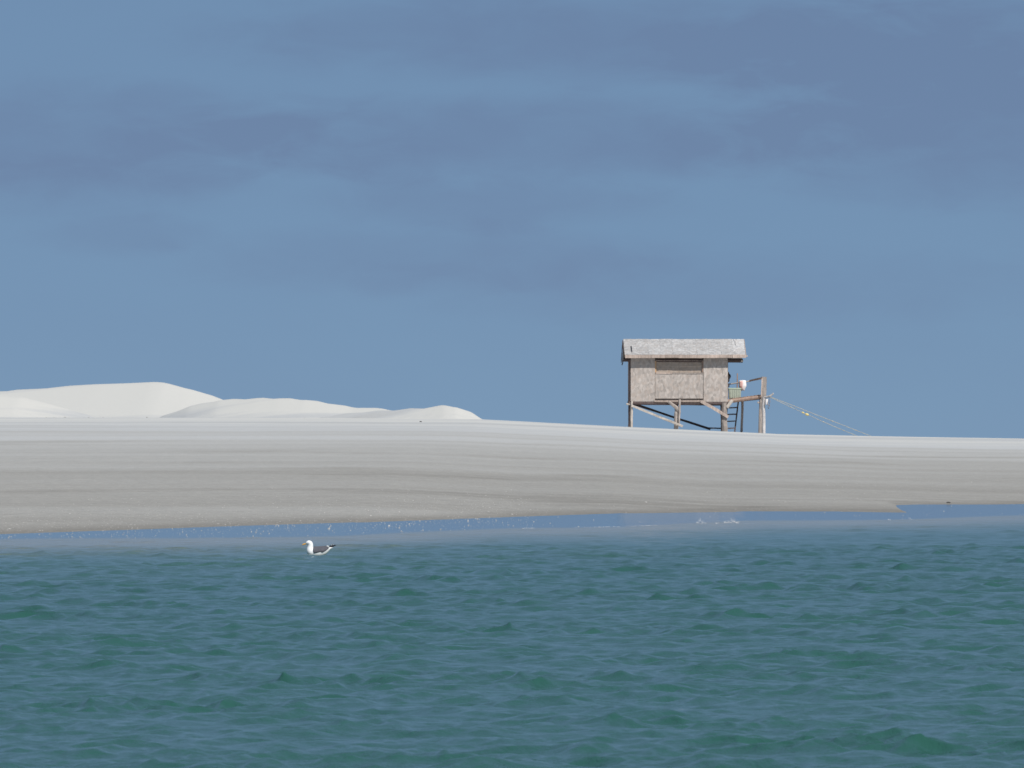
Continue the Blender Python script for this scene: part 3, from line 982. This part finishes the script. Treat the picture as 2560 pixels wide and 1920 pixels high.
for i in range(5):
    x = -W2 + 0.09 + i * (2 * W2 - 0.18) / 4
    board('rib', (x, -D2 * 0.955 - 0.008, 0.04), (x * 1.02, -D2 - 0.004, H2 - 0.05), 0.02, 0.03, MAT['green'], gb, 300 + i, 0.0)


def cloth_bag(name, top, w_, h_, label, cat, mats, seed, depth=0.11):
    """a crumpled bag hung by its gathered top"""
    root = empty(name, top, THETA)
    V, Fc = [], []
    nu, nv = 20, 14
    for j in range(nv + 1):
        t = j / nv
        prof = (0.86 + 0.14 * math.sin(t * 2.2)) * (1 - 0.55 * max(0, t - 0.55) / 0.45)
        for i in range(nu):
            a = 2 * math.pi * i / nu
            fold = 1 + 0.16 * math.sin(a * 5 + t * 4 + seed) + 0.12 * mnoise.noise((math.cos(a) * 2, math.sin(a) * 2, t * 3 + seed))
            V.append((math.cos(a) * w_ * prof * fold + 0.03 * t * math.sin(seed), math.sin(a) * depth * prof * fold, -h_ * t * (1 + 0.05 * math.sin(a * 2 + seed)) + 0.015 * math.sin(a * 3)))
    for j in range(nv):
        for i in range(nu):
            a, b_ = j * nu + i, j * nu + (i + 1) % nu
            Fc.append((a, a + nu, b_ + nu, b_))
    Fc.append(tuple(range(nu)))
    Fc.append(tuple(range(nv * nu + nu - 1, nv * nu - 1, -1)))
    add('sack', V, Fc, mats[0], root, True)
    if len(mats) > 1:
        V, Fc = [], []
        for j in range(8):
            for i in range(6):
                a = -math.pi / 2 - 0.9 + i / 5 * 0.95
                t = 0.08 + j / 7 * 0.82
                q = 1.06 + 0.05 * math.sin(j * 1.7 + i)
                prof = (0.86 + 0.14 * math.sin(t * 2.2)) * (1 - 0.55 * max(0, t - 0.55) / 0.45)
                V.append((math.cos(a) * w_ * prof * q * 1.05, math.sin(a) * depth * prof * q * 1.25, -h_ * t))
        for j in range(7):
            for i in range(5):
                a = j * 6 + i
                Fc.append((a, a + 6, a + 7, a + 1))
        o_ = add('rag', V, Fc, mats[1], root, True)
        md = o_.modifiers.new('thickness', 'SOLIDIFY'); md.thickness = 0.012
    return tag(root, label, cat)


cloth_bag('cloth_bag', wl_(hp(1856, 951, 0.95)), 9.0 / K, 25 / K, 'white and pink cloth bag hanging from the platform rail', 'bag', [MAT['cloth'], MAT['pink']], 2)
cloth_bag('rag', wl_(hp(1917.8, 998, -0.16)), 3.2 / K, 13 / K, 'white rag tied below the rope on the corner post', 'rag', [MAT['cloth']], 5, 0.05)
# dark bundle on the end wall
bund = empty('net_bundle', wl_(hp(1822, 950, 0.35)), THETA)
tag(bund, 'dark bundle hung on the end wall of the hut above the green box', 'bundle')
p0 = wl_(hp(1822, 950, 0.35))
log('coil', [wl_(hp(1821.2, 930, 0.35)) - p0, wl_(hp(1822.4, 942, 0.35)) - p0, wl_(hp(1821, 955, 0.35)) - p0], [0.035, 0.085, 0.03], MAT['black'], bund, 91, 10, 0.4)
log('coil', [wl_(hp(1820.5, 963, 0.3)) - p0, wl_(hp(1822.5, 967, 0.3)) - p0], [0.04, 0.05], MAT['black'], bund, 92, 8, 0.4)


def rope_obj(name, pts, rad, mat, parent, n=6, fuzz=0.25):
    return log(name, pts, [rad] * len(pts), mat, parent, int(pts[0].x * 100) % 50, n, fuzz, 3)


def catenary(a, b_, sag, n):
    return [a.lerp(b_, i / n) - Vector((0, 0, sag * 4 * (i / n) * (1 - i / n))) for i in range(n + 1)]


# hanging loops of old rope on the corner post
rl0 = wl_(hp(1919, 995, -0.15))
rl = empty('rope_loop', rl0, 0)
tag(rl, 'dark loops of old rope hanging from the corner post', 'rope')
for k, (xa_, xb_, lo_) in enumerate(((1917, 1924, 1022), (1918, 1926, 1016), (1915, 1921, 1012))):
    A_, B_ = wl_(hp(xa_, 996, -0.15)) - rl0, wl_(hp(xb_, 995, -0.2)) - rl0
    mid = wl_(hp((xa_ + xb_) / 2 + 1, lo_, -0.17)) - rl0
    pts = [A_ * (1 - t) ** 2 + (mid * 2 - (A_ + B_) / 2) * 2 * t * (1 - t) + B_ * t ** 2 for t in np.linspace(0, 1, 9)]
    rope_obj('strand', pts, 0.018, MAT['brown_wood'] if k else MAT['dark_wood'], rl)
# the two guy ropes
top = wl_(hp(1926, 993, -0.15))
for k, (px, py, lab, fl) in enumerate(((2150, 1090, 'lower guy rope with yellow floats running from platform to sand', [(2009, 0.055), (2021, 0.075)]),
                                       (2188, 1090, 'upper guy rope running from the platform corner down to the sand', []))):
    d_ = 431.0 + k * 2.0
    gx_ = (px - 1280) / F * d_
    end = Vector((gx_, d_, float(ground_z(gx_, d_)) - 0.02))
    g = empty('guy_rope', end, 0)
    tag(g, lab, 'rope', 'guy ropes')
    a = top + Vector((0, 0, 0.02 * k))
    pts = catenary(a, end, 0.05 - 0.05 * k, 22)
    rope_obj('line', [p - end for p in pts], 0.0125, MAT['rope'], g, 5)
    for j, (fpx, r_) in enumerate(fl):
        best = min(pts, key=lambda p: abs(1280 + p.x / p.y * F - fpx))
        dirv = (pts[10] - pts[9]).normalized()
        q = best - end
        log('float', [q - dirv * r_ * 1.3, q - dirv * r_ * 0.6, q + dirv * r_ * 0.6, q + dirv * r_ * 1.3], [r_ * 0.3, r_ * 0.8, r_ * 0.8, r_ * 0.3], MAT['float'], g, 5 + j, 10, 0.08, 2)
    for j, i in enumerate((5, 13, 18)):
        q = pts[i] - end
        log('knot', [q - Vector((0.035, 0, -0.012)), q + Vector((0.035, 0, -0.012))], [0.024, 0.022], MAT['rope'], g, 60 + j, 7, 0.2, 2)

# ------------------------------------------------------------------ the gull
dG = EYE * F / (1388.5 - HOR)
xG = (795 - 1280) / F * dG
gdx, gdy, gwz = water_waves(np.array([xG - 0.1, xG, xG + 0.1]), np.array([dG, dG, dG]))
gzw = float(gwz.max()) + 0.0
gull = empty('gull', (xG, dG, gzw))
tag(gull, 'black-backed white gull with orange bill swimming on the green water', 'gull')
U = 130.0 / 2212.0 / (F / dG)             # metres per unit of the enlarged view


def gp(X, Y): return ((X - 1105) * U, (985 - Y) * U)


ST = [  # centre X, Y, direction (x, z) towards the head, half height, half width
    (1740, 612, (-1, -0.25), 12, 30), (1660, 645, (-1, -0.35), 40, 75), (1580, 680, (-1, -0.35), 85, 115), (1480, 745, (-1, -0.2), 150, 160),
    (1330, 815, (-1, -0.1), 205, 205), (1150, 850, (-1, 0.0), 225, 225), (1000, 858, (-1, 0.02), 222, 225), (880, 850, (-1, 0.12), 222, 210),
    (805, 825, (-0.75, 0.65), 212, 200), (758, 745, (-0.3, 0.95), 178, 168), (762, 660, (-0.05, 1), 144, 134), (782, 580, (0.05, 1), 120, 112),
    (780, 500, (-0.25, 1), 122, 110), (752, 445, (-0.75, 0.7), 120, 108), (705, 432, (-1, 0.05), 106, 102), (655, 444, (-1, -0.22), 86, 84), (612, 462, (-1, -0.32), 58, 58), (586, 474, (-1, -0.35), 38, 36)]
V, Fc = [], []
nr = 20
for (cx, cy, dr, hh, hw) in ST:
    px_, pz_ = gp(cx, cy)
    L_ = math.hypot(*dr)
    nx_, nz_ = dr[1] / L_, -dr[0] / L_          # in-plane normal pointing up/back
    for k in range(nr):
        a = 2 * math.pi * k / nr
        V.append((px_ + nx_ * math.sin(a) * hh * U, math.cos(a) * hw * U, pz_ + nz_ * math.sin(a) * hh * U))
m_ = len(ST)
for i in range(m_ - 1):
    for k in range(nr):
        a, b_ = i * nr + k, i * nr + (k + 1) % nr
        Fc.append((a, a + nr, b_ + nr, b_))
Fc.append(tuple(range(nr)))
Fc.append(tuple(range(m_ * nr - 1, (m_ - 1) * nr - 1, -1)))
MAT['plumage'] = mat_plain('white_plumage', (0.82, 0.82, 0.81), 0.8, 0.03, 40, 0.1)
MAT['slate'] = mat_plain('slate_plumage', (0.098, 0.098, 0.112), 0.75, 0.2, 45, 0.15)
MAT['black_feather'] = mat_plain('black_feather', (0.02, 0.02, 0.024), 0.6, 0.3, 40, 0.2)
MAT['bill'] = mat_plain('orange_bill', (0.78, 0.40, 0.05), 0.45, 0.12, 30)
MAT['eye'] = mat_plain('dark_eye', (0.05, 0.045, 0.03), 0.3, 0.1)
body = add('body', V, Fc, MAT['plumage'], gull, True)
sb_ = body.modifiers.new('smooth', 'SUBSURF'); sb_.levels = 1; sb_.render_levels = 1
# bill
V, Fc = [], []
bs = [(612, 476, 36, 30), (560, 486, 32, 26), (505, 500, 30, 22), (465, 508, 30, 18), (440, 522, 20, 12), (424, 538, 7, 5)]
for (cx, cy, hh, hw) in bs:
    px_, pz_ = gp(cx, cy)
    for k in range(10):
        a = 2 * math.pi * k / 10
        V.append((px_ + 0.25 * math.sin(a) * hh * U, math.cos(a) * hw * U, pz_ + math.sin(a) * hh * U))
for i in range(len(bs) - 1):
    for k in range(10):
        a, b_ = i * 10 + k, i * 10 + (k + 1) % 10
        Fc.append((a, a + 10, b_ + 10, b_))
Fc.append(tuple(range(59, 49, -1)))
add('bill', V, Fc, MAT['bill'], gull, True)
# eyes
for s_ in (-1, 1):
    bm = bmesh.new(); bmesh.ops.create_uvsphere(bm, u_segments=10, v_segments=8, radius=13 * U)
    ex, ez = gp(690, 432)
    bmesh.ops.translate(bm, verts=bm.verts, vec=(ex, s_ * 76 * U, ez))
    me = bpy.data.meshes.new('eye'); bm.to_mesh(me); bm.free(); me.materials.append(MAT['eye'])
    o = bpy.data.objects.new('eye', me); COL.objects.link(o); o.parent = gull


# folded wings: shells that hug the body
cxs = np.array([s[0] for s in ST[:8]][::-1]); cys = np.array([s[1] for s in ST[:8]][::-1])
hhs = np.array([s[3] for s in ST[:8]][::-1]); hws = np.array([s[4] for s in ST[:8]][::-1])


def body_w(X, Y):
    c, h, w__ = np.interp(X, cxs, cys), np.interp(X, cxs, hhs), np.interp(X, cxs, hws)
    r = np.clip((Y - c) / h, -0.985, 0.985)
    return float(w__ * math.sqrt(1 - r * r))


top_e = [(905, 640), (950, 596), (1080, 590), (1250, 580), (1400, 566), (1520, 570), (1600, 600)]
bot_e = [(905, 800), (940, 878), (1060, 852), (1230, 812), (1290, 850), (1450, 770), (1600, 640)]
for s_ in (-1, 1):
    V, Fc = [], []
    nu, nv = 18, 8
    te = np.array(top_e, float); be = np.array(bot_e, float)
    for layer in (0, 1):
        for i in range(nu + 1):
            t = i / nu
            tx, ty = np.interp(t, np.linspace(0, 1, 7), te[:, 0]), np.interp(t, np.linspace(0, 1, 7), te[:, 1])
            bx_, by_ = np.interp(t, np.linspace(0, 1, 7), be[:, 0]), np.interp(t, np.linspace(0, 1, 7), be[:, 1])
            for j in range(nv + 1):
                q = j / nv
                X, Y = tx * (1 - q) + bx_ * q, ty * (1 - q) + by_ * q
                off = (16 + 10 * math.sin(math.pi * q)) if layer == 0 else 4
                yv = (body_w(X, Y) + off) * (0.35 + 0.65 * min(1, q * 3 + 0.1) if q < 0.3 else 1)
                gx2, gz2 = gp(X, Y)
                V.append((gx2, s_ * yv * U, gz2))
    m2 = (nu + 1) * (nv + 1)
    for i in range(nu):
        for j in range(nv):
            a = i * (nv + 1) + j
            f1 = (a, a + 1, a + nv + 2, a + nv + 1)
            Fc.append(f1 if s_ < 0 else f1[::-1])
    rim = [j for j in range(nv + 1)] + [i * (nv + 1) + nv for i in range(1, nu + 1)] + [nu * (nv + 1) + j for j in range(nv - 1, -1, -1)] + [i * (nv + 1) for i in range(nu - 1, 0, -1)]
    for i, a in enumerate(rim):
        b_ = rim[(i + 1) % len(rim)]
        f1 = (a, a + m2, b_ + m2, b_)
        Fc.append(f1 if s_ < 0 else f1[::-1])
    wing = add('wing', V, Fc, MAT['slate'], gull, True)
    # pale tertial edge and the long black primaries
    def blade(nm, pts, wd, thk, mat, yoff, par):
        Vb, Fb = [], []
        for i, (X, Y) in enumerate(pts):
            t = i / (len(pts) - 1)
            hw_ = wd * (1 - 0.75 * max(0, t - 0.6) / 0.4)
            gx2, gz2 = gp(X, Y)
            for (a, b2) in ((-1, -1), (1, -1), (1, 1), (-1, 1)):
                Vb.append((gx2, s_ * (yoff[0] * (1 - t) + yoff[1] * t + b2 * thk) * U, gz2 + a * hw_ * U))
        for i in range(len(pts) - 1):
            for k in range(4):
                a, b2 = i * 4 + k, i * 4 + (k + 1) % 4
                Fb.append((a, b2, b2 + 4, a + 4))
        Fb += [(3, 2, 1, 0), tuple(len(Vb) - 4 + k for k in range(4))]
        return add(nm, Vb, Fb, mat, par)
    blade('tertial_edge', [(1480, 572), (1540, 580), (1590, 625), (1560, 690), (1530, 720)], 20, 10, MAT['plumage'], (95, 130), wing)
    for q, (p0_, p1_) in enumerate((((1560, 620), (1790, 478)), ((1575, 640), (1850, 520)), ((1590, 655), (1885, 528)), ((1580, 630), (1740, 515)))):
        blade('primary', [p0_, ((p0_[0] + p1_[0]) / 2, (p0_[1] + p1_[1]) / 2 + 6), p1_], 30, 8, MAT['black_feather'], (80 - 6 * q, -12 + 10 * q), wing)
    for q, (X, Y) in enumerate(((1690, 535), (1752, 500))):
        blade('feather_tip', [(X - 14, Y + 8), (X, Y), (X + 14, Y - 9)], 9, 10, MAT['plumage'], (36 - 20 * q, 28 - 20 * q), wing)
# tail: a flat white fan under the wing tips
V, Fc = [], []
for i in range(7):
    t = i / 6
    X, Y = 1600 + 150 * t, 690 - 62 * t
    for a in (-1, 1):
        for b_ in (-1, 1):
            gx2, gz2 = gp(X, Y + b_ * (26 * (1 - t) + 6))
            V.append((gx2, a * (80 + 45 * t) * U, gz2))
for i in range(6):
    a = i * 4
    Fc += [(a, a + 4, a + 6, a + 2), (a + 1, a + 3, a + 7, a + 5), (a, a + 1, a + 5, a + 4), (a + 2, a + 6, a + 7, a + 3)]
Fc += [(0, 2, 3, 1), (24, 25, 27, 26)]
add('tail', V, Fc, MAT['plumage'], gull, False)
